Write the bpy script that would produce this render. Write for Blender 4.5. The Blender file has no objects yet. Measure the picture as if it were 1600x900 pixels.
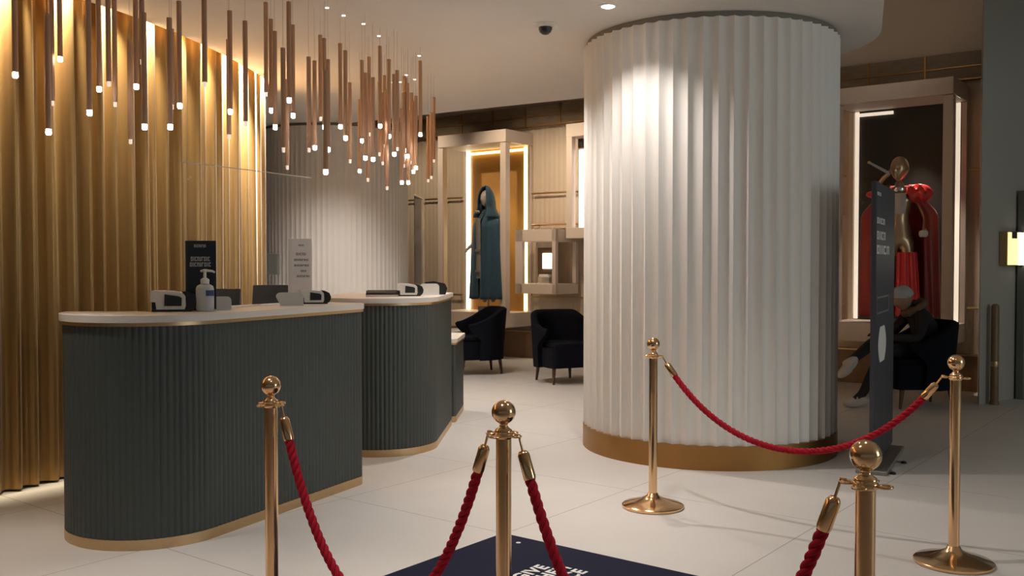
import bpy, bmesh, math, random
from math import sin, cos, pi, radians, atan2, sqrt, hypot, exp
from mathutils import Vector, Matrix
random.seed(7)
SC = bpy.context.scene
COL = SC.collection
# ------------------------------------------------------------------ camera model (1600 x 900)
F, EYE, HOR = 1500.0, 1.4, 411.0
PITCH = math.atan((450 - HOR) / F)
def ray(px, py):
    a, b = (px - 800) / F, (450 - py) / F
    return Vector((a, cos(PITCH) + b * sin(PITCH), -sin(PITCH) + b * cos(PITCH)))
def G(px, py, z=0.0):                       # the point of the horizontal plane z seen at a photo pixel
    r = ray(px, py); t = (z - EYE) / r.z
    return Vector((r.x * t, r.y * t, z))
def A(px, py, d):                           # the point at distance d into the room
    r = ray(px, py); t = d / r.y
    return Vector((r.x * t, d, EYE + r.z * t))
def ZA(py, d): return A(800, py, d).z
def XA(px, d): return (px - 800) / F * d
# ------------------------------------------------------------------ materials
def mat(name, col, rough=0.5, metal=0.0, noise=0.0, nscale=20.0, bump=0.0, emit=None, estr=0.0, sheen=0.0, spec=None, stretch=None):
    m = bpy.data.materials.new(name); m.use_nodes = True
    nt = m.node_tree; b = nt.nodes['Principled BSDF']
    b.inputs['Base Color'].default_value = (*col, 1); b.inputs['Roughness'].default_value = rough
    b.inputs['Metallic'].default_value = metal
    if spec is not None: b.inputs['Specular IOR Level'].default_value = spec
    if sheen: b.inputs['Sheen Weight'].default_value = sheen
    if emit: b.inputs['Emission Color'].default_value = (*emit, 1); b.inputs['Emission Strength'].default_value = estr
    if noise or bump:
        tc = nt.nodes.new('ShaderNodeTexCoord'); n = nt.nodes.new('ShaderNodeTexNoise')
        n.inputs['Scale'].default_value = nscale; n.inputs['Detail'].default_value = 4
        if stretch:
            mp = nt.nodes.new('ShaderNodeMapping'); mp.inputs['Scale'].default_value = stretch
            nt.links.new(tc.outputs['Object'], mp.inputs[0]); nt.links.new(mp.outputs[0], n.inputs['Vector'])
        else: nt.links.new(tc.outputs['Object'], n.inputs['Vector'])
        if noise:
            mx = nt.nodes.new('ShaderNodeMix'); mx.data_type = 'RGBA'
            mx.inputs[6].default_value = (*[c * (1 - noise) for c in col], 1)
            mx.inputs[7].default_value = (*[min(1, c * (1 + noise)) for c in col], 1)
            nt.links.new(n.outputs['Fac'], mx.inputs[0]); nt.links.new(mx.outputs[2], b.inputs['Base Color'])
        if bump:
            bp = nt.nodes.new('ShaderNodeBump'); bp.inputs['Strength'].default_value = bump; bp.inputs['Distance'].default_value = 0.01
            nt.links.new(n.outputs['Fac'], bp.inputs['Height']); nt.links.new(bp.outputs[0], b.inputs['Normal'])
    return m
def glassmat(name, tint=(1, 1, 1), veil=0.0, refl=0.06):
    m = bpy.data.materials.new(name); m.use_nodes = True; nt = m.node_tree; nt.nodes.clear()
    o = nt.nodes.new('ShaderNodeOutputMaterial'); t = nt.nodes.new('ShaderNodeBsdfTransparent'); t.inputs[0].default_value = (*tint, 1)
    g = nt.nodes.new('ShaderNodeBsdfGlossy'); g.inputs['Roughness'].default_value = 0.03
    fr = nt.nodes.new('ShaderNodeLayerWeight'); fr.inputs['Blend'].default_value = refl
    mx = nt.nodes.new('ShaderNodeMixShader')
    nt.links.new(fr.outputs['Fresnel'], mx.inputs[0]); nt.links.new(t.outputs[0], mx.inputs[1]); nt.links.new(g.outputs[0], mx.inputs[2])
    last = mx
    if veil:
        d = nt.nodes.new('ShaderNodeBsdfDiffuse'); d.inputs[0].default_value = (.9, .9, .9, 1)
        m2 = nt.nodes.new('ShaderNodeMixShader'); m2.inputs[0].default_value = veil
        nt.links.new(mx.outputs[0], m2.inputs[1]); nt.links.new(d.outputs[0], m2.inputs[2]); last = m2
    nt.links.new(last.outputs[0], o.inputs[0])
    return m
def emitmat(name, col, s):
    return mat(name, col, 0.5, emit=col, estr=s)
M = {}
M['white_stone'] = mat('white_stone', (.72, .68, .64), .35, noise=.04, nscale=8)
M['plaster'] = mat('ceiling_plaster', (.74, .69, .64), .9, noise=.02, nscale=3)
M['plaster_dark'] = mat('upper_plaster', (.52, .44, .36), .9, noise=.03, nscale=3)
M['wall_grey'] = mat('wall_grey', (.42, .40, .35), .85, noise=.04, nscale=2)
M['wall_cream'] = mat('wall_cream', (.56, .46, .35), .7, noise=.05, nscale=4)
M['column_white'] = mat('column_white', (.80, .77, .73), .6, noise=.015, nscale=5)
M['gap'] = mat('shadow_gap', (.22, .20, .17), .8, noise=.05)
M['bronze'] = mat('aged_brass_band', (.38, .20, .065), .42, metal=.85, noise=.18, nscale=5)
M['brass'] = mat('polished_brass', (.82, .53, .29), .14, metal=1, noise=.05, nscale=6)
M['brass_soft'] = mat('brushed_brass', (.60, .43, .24), .36, metal=1, noise=.06, nscale=30)
M['counter'] = mat('green_grey_lacquer', (.052, .064, .061), .5, noise=.08, nscale=12)
M['curtain'] = mat('gold_satin', (.34, .20, .064), .36, metal=.6, noise=.14, nscale=14, bump=.15, sheen=.3, stretch=(1, 1, .12))
M['rod'] = mat('copper_brown_wood', (.46, .26, .155), .5, noise=.12, nscale=30, stretch=(1, 1, .1))
M['wire'] = mat('steel_wire', (.35, .33, .30), .4, metal=.8, noise=.05)
M['bulb'] = emitmat('glowing_tip', (1, .93, .84), 30)
M['bulb_dim'] = emitmat('faint_tip', (1, .80, .66), .55)
M['star'] = emitmat('pinpoint', (1, .90, .78), 4)
M['rope'] = mat('red_rope', (.40, .004, .020), .75, noise=.2, nscale=60, bump=.3, spec=.25)
M['navy'] = mat('navy_velvet', (.0045, .0055, .011), .9, noise=.2, nscale=40, bump=.2, spec=.15)
M['leg_wood'] = mat('walnut_leg', (.07, .032, .018), .45, noise=.2, nscale=20)
M['mat_navy'] = mat('navy_floor_vinyl', (.010, .013, .034), .75, noise=.08, nscale=10, spec=.12)
M['print_white'] = mat('white_print', (.80, .78, .76), .6, noise=.02)
M['plastic_white'] = mat('white_plastic', (.74, .72, .68), .35, noise=.02)
M['plastic_black'] = mat('black_plastic', (.014, .014, .016), .35, noise=.1)
M['screen'] = mat('dark_screen', (.018, .019, .019), .3, noise=.05, nscale=3)
M['frosted'] = mat('frosted_plastic', (.66, .65, .62), .3, noise=.02)
M['gel'] = mat('clear_gel_bottle', (.55, .58, .58), .2, noise=.03)
M['label_blue'] = mat('dark_blue_label', (.05, .065, .16), .5, noise=.05)
M['label_lilac'] = mat('pale_lilac_label', (.56, .54, .62), .5, noise=.05)
M['paper'] = mat('pale_paper', (.84, .79, .78), .7, noise=.02)
M['ink'] = mat('grey_ink', (.20, .18, .17), .7, noise=.05)
M['ink_red'] = mat('rose_ink', (.42, .27, .26), .7, noise=.05)
M['ink_blue'] = mat('violet_ink', (.26, .24, .36), .7, noise=.05)
M['navy_board'] = mat('navy_board', (.012, .016, .028), .4, noise=.08)
M['board_print'] = mat('grey_print', (.48, .50, .48), .6, noise=.1, nscale=60)
M['grey_panel'] = mat('grey_panel', (.16, .165, .15), .5, noise=.05)
M['glass'] = glassmat('clear_glass', refl=.10)
M['clear_pane'] = glassmat('clear_pane', refl=.012)
M['perspex'] = glassmat('perspex', veil=.025, refl=.05)  # veil: white diffuse mixed in as the pane's bright reflections
M['perspex_edge'] = mat('perspex_edge', (.62, .60, .52), .2, noise=.03)
M['case_white'] = mat('case_white', (.66, .56, .48), .55, noise=.02)
M['gold_back'] = mat('ochre_back_panel', (.42, .21, .045), .55, noise=.10, nscale=5)
M['black_back'] = mat('black_green_back_panel', (.012, .014, .012), .5, noise=.1)
M['led_white'] = emitmat('led_white', (1, .86, .62), 5.0)
M['led_warm'] = emitmat('led_warm', (1, .74, .30), 3.2)
M['led_pale'] = emitmat('led_pale', (1, .88, .70), .6)
M['led_cool'] = emitmat('led_cool', (1, .92, .86), 3.0)
M['frieze'] = mat('dark_wood_frieze', (.20, .145, .09), .55, noise=.35, nscale=6, stretch=(1, 1, 5))
M['plinth'] = mat('brown_wood_plinth', (.16, .095, .055), .5, noise=.15, nscale=6)
M['teal'] = mat('teal_wool', (.011, .052, .090), .75, noise=.25, nscale=25, bump=.2, sheen=.3)
M['red_silk'] = mat('red_silk', (.30, .007, .012), .38, noise=.25, nscale=6, bump=.1, sheen=.4)
M['red_bright'] = mat('bright_red_silk', (.72, .05, .045), .4, noise=.15, nscale=10)
M['grey_brocade'] = mat('grey_brocade', (.22, .20, .18), .6, noise=.4, nscale=60)
M['silver'] = mat('silver_trim', (.72, .70, .66), .25, metal=.9, noise=.1)
M['bronze_skin'] = mat('gilded_mannequin', (.52, .36, .22), .3, metal=.6, noise=.1)
M['grey_skin'] = mat('grey_mannequin', (.36, .32, .28), .4, noise=.1)
M['dark_cloth'] = mat('black_cloth', (.010, .010, .012), .9, noise=.2, nscale=30)
M['skin'] = mat('skin', (.30, .17, .12), .55, noise=.08)
M['brown_fur'] = mat('brown_fleece', (.10, .065, .045), .95, noise=.3, nscale=40, bump=.4)
M['shoe'] = mat('pale_shoe', (.46, .40, .36), .6, noise=.1)
M['cap_grey'] = mat('pale_cap', (.36, .36, .35), .8, noise=.1)
M['totem'] = mat('slate_totem', (.040, .042, .056), .45, noise=.12, nscale=6)
M['totem_print'] = mat('totem_print', (.78, .75, .72), .6, noise=.08, nscale=20)
M['totem_foot'] = mat('grey_metal_foot', (.30, .29, .26), .4, metal=.6, noise=.05)
M['amber'] = emitmat('amber_diffuser', (1, .78, .36), 1.1)
M['white_lit'] = emitmat('white_diffuser', (1, .95, .82), 5)
M['post_wood'] = mat('brown_post', (.22, .13, .06), .45, noise=.2, nscale=8)
M['door_glass'] = mat('dark_door_glass', (.05, .055, .06), .15, noise=.05)
M['chrome'] = mat('chrome', (.75, .75, .75), .12, metal=1, noise=.02)
M['downlight'] = emitmat('downlight_lens', (1, .95, .88), 30)
# floor: pale large tiles with thin joints turned with the hall
def floor_mat():
    m = bpy.data.materials.new('pale_stone_tiles'); m.use_nodes = True; nt = m.node_tree; b = nt.nodes['Principled BSDF']
    N, L = nt.nodes.new, nt.links.new
    g = N('ShaderNodeNewGeometry'); mp = N('ShaderNodeMapping'); mp.vector_type = 'TEXTURE'
    mp.inputs['Location'].default_value = (.712, 5.90, 0); mp.inputs['Rotation'].default_value = (0, 0, WANG)
    L(g.outputs['Position'], mp.inputs[0]); sep = N('ShaderNodeSeparateXYZ'); L(mp.outputs[0], sep.inputs[0])
    def joint(out):
        d = N('ShaderNodeMath'); d.operation = 'DIVIDE'; d.inputs[1].default_value = 1.22; L(out, d.inputs[0])
        a = N('ShaderNodeMath'); a.operation = 'ADD'; a.inputs[1].default_value = .5; L(d.outputs[0], a.inputs[0])
        f = N('ShaderNodeMath'); f.operation = 'FRACT'; L(a.outputs[0], f.inputs[0])
        s = N('ShaderNodeMath'); s.operation = 'SUBTRACT'; s.inputs[1].default_value = .5; L(f.outputs[0], s.inputs[0])
        ab = N('ShaderNodeMath'); ab.operation = 'ABSOLUTE'; L(s.outputs[0], ab.inputs[0])
        lt = N('ShaderNodeMath'); lt.operation = 'LESS_THAN'; lt.inputs[1].default_value = .0022; L(ab.outputs[0], lt.inputs[0])
        return lt.outputs[0]
    mxm = N('ShaderNodeMath'); mxm.operation = 'MAXIMUM'; L(joint(sep.outputs[0]), mxm.inputs[0]); L(joint(sep.outputs[1]), mxm.inputs[1])
    n = N('ShaderNodeTexNoise'); n.inputs['Scale'].default_value = 2.2; n.inputs['Detail'].default_value = 8; L(g.outputs['Position'], n.inputs['Vector'])
    c = N('ShaderNodeMix'); c.data_type = 'RGBA'; c.inputs[6].default_value = (.60, .575, .545, 1); c.inputs[7].default_value = (.68, .655, .625, 1); L(n.outputs['Fac'], c.inputs[0])
    k = N('ShaderNodeMix'); k.data_type = 'RGBA'; k.inputs[7].default_value = (.34, .30, .26, 1); L(mxm.outputs[0], k.inputs[0]); L(c.outputs[2], k.inputs[6])
    L(k.outputs[2], b.inputs['Base Color']); b.inputs['Roughness'].default_value = .48; b.inputs['Specular IOR Level'].default_value = .35
    return m
# ------------------------------------------------------------------ mesh helpers
class MB:
    def __init__(s): s.bm = bmesh.new()
    def face(s, vs):
        try: return s.bm.faces.new(vs)
        except ValueError: return None
    def box(s, c, size, rot=None, bev=0.0, seg=2):
        t = bmesh.new(); bmesh.ops.create_cube(t, size=1)
        bmesh.ops.scale(t, vec=Vector(size), verts=t.verts)
        if bev: bmesh.ops.bevel(t, geom=t.edges[:], offset=bev, segments=seg, profile=.5, affect='EDGES')
        return s.join(t, Matrix.Translation(Vector(c)) @ (rot.to_4x4() if rot else Matrix.Identity(4)))
    def join(s, t, mx=None):
        if mx is not None: bmesh.ops.transform(t, matrix=mx, verts=t.verts)
        me = bpy.data.meshes.new('t'); t.to_mesh(me); t.free(); s.bm.from_mesh(me); bpy.data.meshes.remove(me); return s
    def tube(s, pts, r, seg=10, cap=True):
        pts = [Vector(p) for p in pts]; rs = r if isinstance(r, (list, tuple)) else [r] * len(pts); rings = []
        up0 = None
        for i, p in enumerate(pts):
            t = (pts[min(i + 1, len(pts) - 1)] - pts[max(i - 1, 0)]).normalized()
            if up0 is None: up0 = Vector((0, 0, 1)) if abs(t.z) < .9 else Vector((1, 0, 0))
            x = t.cross(up0).normalized(); y = x.cross(t).normalized(); up0 = y
            rings.append([s.bm.verts.new(p + (x * cos(2 * pi * k / seg) + y * sin(2 * pi * k / seg)) * rs[i]) for k in range(seg)])
        for a, b in zip(rings, rings[1:]):
            for k in range(seg): s.face([a[k], a[(k + 1) % seg], b[(k + 1) % seg], b[k]])
        if cap: s.face(rings[0][::-1]); s.face(rings[-1])
        return s
    def lathe(s, prof, c=(0, 0, 0), seg=32, sx=1, sy=1):
        c = Vector(c); rings = []
        for r, z in prof:
            rings.append([s.bm.verts.new(c + Vector((max(r, 1e-4) * sx * cos(2 * pi * k / seg), max(r, 1e-4) * sy * sin(2 * pi * k / seg), z))) for k in range(seg)])
        for a, b in zip(rings, rings[1:]):
            for k in range(seg): s.face([a[k], a[(k + 1) % seg], b[(k + 1) % seg], b[k]])
        s.face(rings[0][::-1]); s.face(rings[-1]); return s
    def sphere(s, c, r, u=20, v=14, sc=(1, 1, 1)):
        t = bmesh.new(); bmesh.ops.create_uvsphere(t, u_segments=u, v_segments=v, radius=r)
        bmesh.ops.scale(t, vec=Vector(sc), verts=t.verts); return s.join(t, Matrix.Translation(Vector(c)))
    def torus(s, c, R, r, axis='z', seg=20, sg=8, arc=2 * pi, a0=0, rot=None):
        pts = []
        for k in range(seg + 1):
            a = a0 + arc * k / seg; p = Vector((R * cos(a), R * sin(a), 0))
            if axis == 'x': p = Vector((0, p.x, p.y))
            if axis == 'y': p = Vector((p.x, 0, p.y))
            if rot: p = rot @ p
            pts.append(Vector(c) + p)
        return s.tube(pts, r, sg)
    def extrude(s, outline, z0, z1):        # closed outline (x, y) raised from z0 to z1
        a = [s.bm.verts.new((x, y, z0)) for x, y in outline]; b = [s.bm.verts.new((x, y, z1)) for x, y in outline]; n = len(a)
        for k in range(n): s.face([a[k], a[(k + 1) % n], b[(k + 1) % n], b[k]])
        s.face(a[::-1]); s.face(b); return s
    def prism(s, outline, y0, y1):          # closed outline (x, z) pushed along y
        a = [s.bm.verts.new((x, y0, z)) for x, z in outline]; b = [s.bm.verts.new((x, y1, z)) for x, z in outline]; n = len(a)
        for k in range(n): s.face([a[k], a[(k + 1) % n], b[(k + 1) % n], b[k]])
        s.face(a[::-1]); s.face(b); return s
    def grid(s, fn, nu, nv, closed=False):
        g = [[s.bm.verts.new(fn(i / (nu if closed else nu - 1), j / (nv - 1))) for j in range(nv)] for i in range(nu)]
        for i in range(nu if closed else nu - 1):
            for j in range(nv - 1): s.face([g[i][j], g[(i + 1) % nu][j], g[(i + 1) % nu][j + 1], g[i][j + 1]])
        return s
    def build(s, name, m, parent=None, smooth=False, tri=False, ang=None):
        bmesh.ops.remove_doubles(s.bm, verts=s.bm.verts, dist=1e-6) if False else None
        bmesh.ops.recalc_face_normals(s.bm, faces=s.bm.faces)
        if tri: bmesh.ops.triangulate(s.bm, faces=s.bm.faces)
        me = bpy.data.meshes.new(name); s.bm.to_mesh(me); s.bm.free()
        me.materials.append(M[m] if isinstance(m, str) else m)
        if smooth or ang is not None:
            for p in me.polygons: p.use_smooth = True
            me.set_sharp_from_angle(angle=radians(ang if ang is not None else 40))
        o = bpy.data.objects.new(name, me); COL.objects.link(o)
        if parent: o.parent = parent
        return o
def tag(o, label, cat, group=None):
    o['label'] = label; o['category'] = cat
    if group: o['group'] = group
    return o
def thing(name, label, cat, loc=(0, 0, 0), rz=0, group=None):
    o = bpy.data.objects.new(name, None); COL.objects.link(o); o.empty_display_size = .1
    o.location = loc; o.rotation_euler = (0, 0, rz); return tag(o, label, cat, group)
def struct(o): o['kind'] = 'structure'; return o
def dup(root, loc, rz, label=None):
    r = root.copy(); COL.objects.link(r); r.location = loc; r.rotation_euler = (0, 0, rz)
    if label: r['label'] = label
    for ch in list(root.children):
        c = ch.copy(); COL.objects.link(c); c.parent = r
        for g in list(ch.children):
            d = g.copy(); COL.objects.link(d); d.parent = c
    return r
def evaluated(o):                            # bake modifiers or text into a plain mesh
    dg = bpy.context.evaluated_depsgraph_get(); dg.update()
    return bpy.data.meshes.new_from_object(o.evaluated_get(dg))
def text(name, body, size, m, parent, mx, align='CENTER', depth=.001, shear=0, spacing=1.0, bold=.0):
    c = bpy.data.curves.new('txt', 'FONT'); c.body = body; c.size = size; c.align_x = align; c.extrude = depth; c.offset = bold; c.space_character = spacing
    t = bpy.data.objects.new('txt', c); COL.objects.link(t); me = evaluated(t)
    bpy.data.objects.remove(t); bpy.data.curves.remove(c)
    me.transform(mx); me.materials.clear(); me.materials.append(M[m]); o = bpy.data.objects.new(name, me); COL.objects.link(o)
    if parent: o.parent = parent
    return o
def skin(name, joints, edges, m, parent=None, root=None, sub=2):
    names = list(joints); me = bpy.data.meshes.new(name)
    me.from_pydata([joints[n][0] for n in names], [(names.index(a), names.index(b)) for a, b in edges], [])
    o = bpy.data.objects.new('sk', me); COL.objects.link(o); o.modifiers.new('s', 'SKIN')
    for v, n in zip(me.skin_vertices[0].data, names):
        r = joints[n][1]; v.radius = r if isinstance(r, tuple) else (r, r); v.use_root = (n == root)
    sm = o.modifiers.new('u', 'SUBSURF'); sm.levels = sub; sm.render_levels = sub
    res = evaluated(o); bpy.data.objects.remove(o)
    for p in res.polygons: p.use_smooth = True
    res.materials.clear(); res.materials.append(M[m]); ob = bpy.data.objects.new(name, res); COL.objects.link(ob)
    if parent: ob.parent = parent
    return ob
def head_bm(h=.235):                         # a head with brow, eye hollows, nose, mouth, chin and ears; faces -y, centre at origin
    t = bmesh.new(); bmesh.ops.create_uvsphere(t, u_segments=40, v_segments=30, radius=1)
    for v in t.verts:
        x, y, z = v.co
        w = .66 + .06 * z if z > -.1 else .66 - .24 * ((-z - .1) / .9) ** 1.2
        X, Y, Z = x * w, y * .80, z
        if z < -.2: Y += -.10 * (-z - .2)
        if z < 0 and y > 0: Y *= 1 - .28 * (-z)
        fr = max(0, -y)
        Y -= fr * (.26 * exp(-(x / .13) ** 2 - ((z + .12) / .20) ** 2) + .08 * exp(-(x / .5) ** 2 - ((z - .22) / .1) ** 2)
                   + .06 * exp(-(x / .25) ** 2 - ((z + .46) / .07) ** 2) + .09 * exp(-(x / .25) ** 2 - ((z + .80) / .13) ** 2))
        for sx in (-1, 1): Y += fr * .10 * exp(-((x - sx * .36) / .17) ** 2 - ((z - .04) / .12) ** 2)
        Y += fr * .04 * exp(-(x / .2) ** 2 - ((z + .37) / .04) ** 2)
        X += math.copysign(1, x) * .13 * exp(-((y - .12) / .13) ** 2 - ((z + .05) / .2) ** 2) * (abs(x) > .5)
        v.co = (X * h / 2, Y * h / 2, Z * h / 2)
    return t
# ------------------------------------------------------------------ directions of the hall
WANG = -atan2(.613, .79)
WD, WN = Vector((cos(WANG), sin(WANG), 0)), Vector((sin(WANG), -cos(WANG), 0))   # along the display wall; out of it
W0 = Vector((1.0, 13.7, 0))
def wall_s(px, off=0.0):                     # where along the wall line (pushed out by off) a photo column falls
    k = (px - 800) / F; p = W0 + WN * off
    return (k * p.y - p.x) / (WD.x - k * WD.y)
def WP(s, off=0.0, z=0.0): return W0 + WD * s + WN * off + Vector((0, 0, z))
CEIL = EYE + (HOR - 18) / F * 6.42
COLC, COLR = Vector((1.503, 7.37, 0)), .95
# ------------------------------------------------------------------ the setting
o = MB().extrude([(-10, -5), (10, -5), (10, 20), (-10, 20)], -.1, 0).build('floor', floor_mat()); struct(o)
cpath = [(-5.6, 3.6), (-4.7, 4.35), (-4.0, 4.85), (-3.45, 5.30), (-3.03, 5.70), (-2.80, 6.08), (-2.60, 6.55), (-2.40, 7.35), (-2.29, 8.2), (-2.27, 8.8), (-2.40, 9.6), (-2.9, 10.4), (-3.8, 10.9)]
def spline(pts, n):
    P = [Vector((*p, 0)) for p in pts]; out = []
    for i in range(len(P) - 1):
        p0, p1, p2, p3 = P[max(i - 1, 0)], P[i], P[i + 1], P[min(i + 2, len(P) - 1)]
        for k in range(n):
            t = k / n
            out.append(.5 * ((2 * p1) + (-p0 + p2) * t + (2 * p0 - 5 * p1 + 4 * p2 - p3) * t * t + (-p0 + 3 * p1 - 3 * p2 + p3) * t ** 3))
    out.append(P[-1]); return out
def resample(pts, step):
    L = [0]
    for a, b in zip(pts, pts[1:]): L.append(L[-1] + (b - a).length)
    n = int(L[-1] / step); out = []; j = 0
    for i in range(n + 1):
        s = L[-1] * i / n
        while j < len(L) - 2 and L[j + 1] < s: j += 1
        t = (s - L[j]) / max(1e-9, L[j + 1] - L[j]); out.append(pts[j].lerp(pts[j + 1], t))
    return out, L[-1]
cp, clen = resample(spline(cpath, 24), .02)
def nrm(pts, i):
    t = (pts[min(i + 1, len(pts) - 1)] - pts[max(i - 1, 0)]).normalized(); return Vector((t.y, -t.x, 0))   # towards the hall
edge = [cp[i].copy() for i in range(0, len(cp), 8)]
# low ceiling, ending at the curtain slot, beyond the desks and in a round nose about the column
poly = [(9.5, -5), (9.5, 5.2), (2.32, 6.02)]
for k in range(25):
    a = radians(-21 + 105 * k / 24); poly.append((COLC.x + 1.23 * cos(a), COLC.y + 1.23 * sin(a)))
poly += [(1.45, 9.35), (.72, 9.84), (-.71, 10.75), (-2.7, 12.1), (-4.2, 13.0), (-4.6, 11.6)]
poly += [(p.x, p.y) for p in edge[::-1]] + [(-9.5, 3.2), (-9.5, -5)]
c = MB().extrude(poly, CEIL, CEIL + .3).build('ceiling', 'plaster', tri=True); struct(c)
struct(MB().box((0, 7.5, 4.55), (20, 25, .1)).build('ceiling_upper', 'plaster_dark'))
# curtain pelmet: the slot's rear and top
struct(MB().grid(lambda u, v: cp[int(u * (len(cp) - 1))] - nrm(cp, int(u * (len(cp) - 1))) * .27 + Vector((0, 0, CEIL - .1 + v * 1.3)), 160, 2).build('wall_curtain', 'plaster'))
# fluted display wall
s0, s1 = -9.0, 5.55
n = int((s1 - s0) / .0125)
def wfn(u, v):
    s = s0 + (s1 - s0) * u
    return WP(s, -.006 + .006 * abs(sin(pi * s / .085)), v * 4.5)
struct(MB().grid(wfn, n, 2).build('wall_back', 'wall_cream'))
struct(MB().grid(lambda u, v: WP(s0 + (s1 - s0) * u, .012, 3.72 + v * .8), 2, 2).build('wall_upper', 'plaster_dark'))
R = Matrix.Rotation(WANG, 3, 'Z')
def wbox(mb, sa, sb, oa, ob, za, zb, bev=0):
    c = WP((sa + sb) / 2, (oa + ob) / 2, (za + zb) / 2); return mb.box(c, (sb - sa, ob - oa, zb - za), R, bev)
o = MB(); wbox(o, s0, 5.4, .0, .14, 0, .40); struct(o.build('baseboard_back', 'plinth'))
o = MB(); wbox(o, s0, 5.4, .14, .152, .385, .405); struct(o.build('trim_4', 'brass_soft'))
fr = MB(); wbox(fr, s0, 5.4, .0, .10, 3.40, 3.70); struct(fr.build('trim_1', 'frieze'))
t2 = MB(); wbox(t2, s0, 5.4, .10, .118, 3.535, 3.548); wbox(t2, s0, 5.4, .10, .118, 3.395, 3.41)
s = s0
while s < 5.4: wbox(t2, s, s + .018, .10, .115, 3.41, 3.70); s += .62
struct(t2.build('trim_2', 'bronze'))
GD = Vector((.797, .604, 0)); G0 = Vector((4.612, 9.45, 0)); GANG = atan2(GD.y, GD.x)
def GW(px, z=0, off=0.0):                    # a spot on the grey wall under a photo column
    k = (px - 800) / F; p = G0 + Vector((GD.y, -GD.x, 0)) * off; t = (k * p.y - p.x) / (GD.x - k * GD.y); return p + GD * t + Vector((0, 0, z))
ge = G0 + GD * 5
rw = MB().extrude([(G0.x, G0.y), (ge.x, ge.y), (ge.x, ge.y + 3), (5.16, 10.62)], 0, 4.5); struct(rw.build('wall_right', 'wall_grey'))
struct(MB().box((-9.6, 7.5, 2.25), (.2, 25, 4.5)).build('wall_left', 'wall_grey'))
struct(MB().box((0, 20.1, 2.25), (20, .2, 4.5)).build('wall_far', 'wall_grey'))
# door at the edge of the grey wall
dp = GW(1592, 0, .03) + GD * .5
d = thing('door_1', 'dark glass door in the grey wall', 'door', dp, GANG); d['kind'] = 'structure'
del d['label']; del d['category']
MB().box((0, -.03, 1.05), (.96, .05, 2.1)).build('door_leaf', 'door_glass', d)
MB().box((-.5, -.03, 1.07), (.05, .07, 2.14)).build('door_frame', 'grey_panel', d)
MB().box((0, -.062, .05), (.94, .016, .1)).build('kick_plate', 'chrome', d)
# ------------------------------------------------------------------ columns
def make_column(name, label, c, n=59, amp=.026):
    t = thing(name, label, 'column', c)
    def shaft(u, v):
        a = 2 * pi * u; r = COLR - amp * abs(sin(n * a / 2)) ** .9
        return Vector((r * cos(a), r * sin(a), .165 + v * (CEIL - .165 - .035)))
    o = MB().grid(shaft, n * 10, 2, closed=True).build('shaft', 'column_white', t, ang=70)
    MB().lathe([(COLR + .004, 0), (COLR + .004, .165), (COLR - .05, .166)], seg=128).build('plinth_band', 'bronze', t, ang=40)
    MB().lathe([(COLR - .02, CEIL - .036), (COLR - .02, CEIL - .002)], seg=96).build('shadow_gap', 'gap', t, ang=40)
    return t
col1 = make_column('fluted_column', 'huge white fluted column with a brown brass band at its foot', COLC)
c2 = Vector((XA(523, 12.45), 12.45, 0))
make_column('fluted_column', 'pale fluted column rising behind the reception counters', c2, 90, .006)
# ------------------------------------------------------------------ gold curtain
def fold(s): return .052 * sin(2 * pi * s / .142 + 1.2 * sin(s * 1.7)) + .024 * sin(2 * pi * s / .43 + 2 * sin(s * 2.3))
def cfn(u, v):
    i = int(round(u * (len(cp) - 1))); s = u * clen; w = .9 + .25 * sin(3.1 * s) * (1 - v)
    ph = .35 * sin(1.3 * s + 2.0 * v)
    return cp[i] - nrm(cp, i) * .12 + nrm(cp, i) * (fold(s + .02 * ph) * w) + Vector((0, 0, .015 + v * 3.42))
o = MB().grid(cfn, len(cp), 14).build('gold_curtain', 'curtain', smooth=True, ang=180)
tag(o, 'floor-to-ceiling gold pleated curtain curving behind the reception counters', 'curtain')
# ------------------------------------------------------------------ reception counters
def rrect(u0, u1, v0, v1, rad, step=.006):  # rounded rectangle outline, radii at (u0v0, u1v0, u1v1, u0v1)
    pts = []
    cs = [(u0, v0, pi, rad[0]), (u1, v0, 1.5 * pi, rad[1]), (u1, v1, 0, rad[2]), (u0, v1, .5 * pi, rad[3])]
    for (x, y, a0, r) in cs:
        cx = x + r if x == u0 else x - r; cy = y + r if y == v0 else y - r
        m = max(3, int(r * pi / 2 / step))
        for k in range(m + 1):
            a = a0 + pi / 2 * k / m; pts.append(Vector((cx + r * cos(a), cy + r * sin(a), 0)))
    pts.append(pts[0]); return pts
def ribbed(u0, u1, v0, v1, rad, amp=.006, pitch=.032, off=0.0):
    P, L = resample(rrect(u0, u1, v0, v1, rad), pitch / 8); P = P[:-1]; n = len(P); out = []
    nr = round(L / pitch)
    for i in range(n):
        t = (P[(i + 1) % n] - P[i - 1]).normalized(); nn = Vector((t.y, -t.x, 0))
        q = P[i] + nn * (off + amp * (abs(sin(pi * nr * i / n)) - 1)); out.append((q.x, q.y))
    return out
def plain(u0, u1, v0, v1, rad, off):
    P, L = resample(rrect(u0, u1, v0, v1, rad), .02); P = P[:-1]; n = len(P); out = []
    for i in range(n):
        t = (P[(i + 1) % n] - P[i - 1]).normalized(); q = P[i] + Vector((t.y, -t.x, 0)) * off; out.append((q.x, q.y))
    return out
TOP = 1.145
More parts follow.
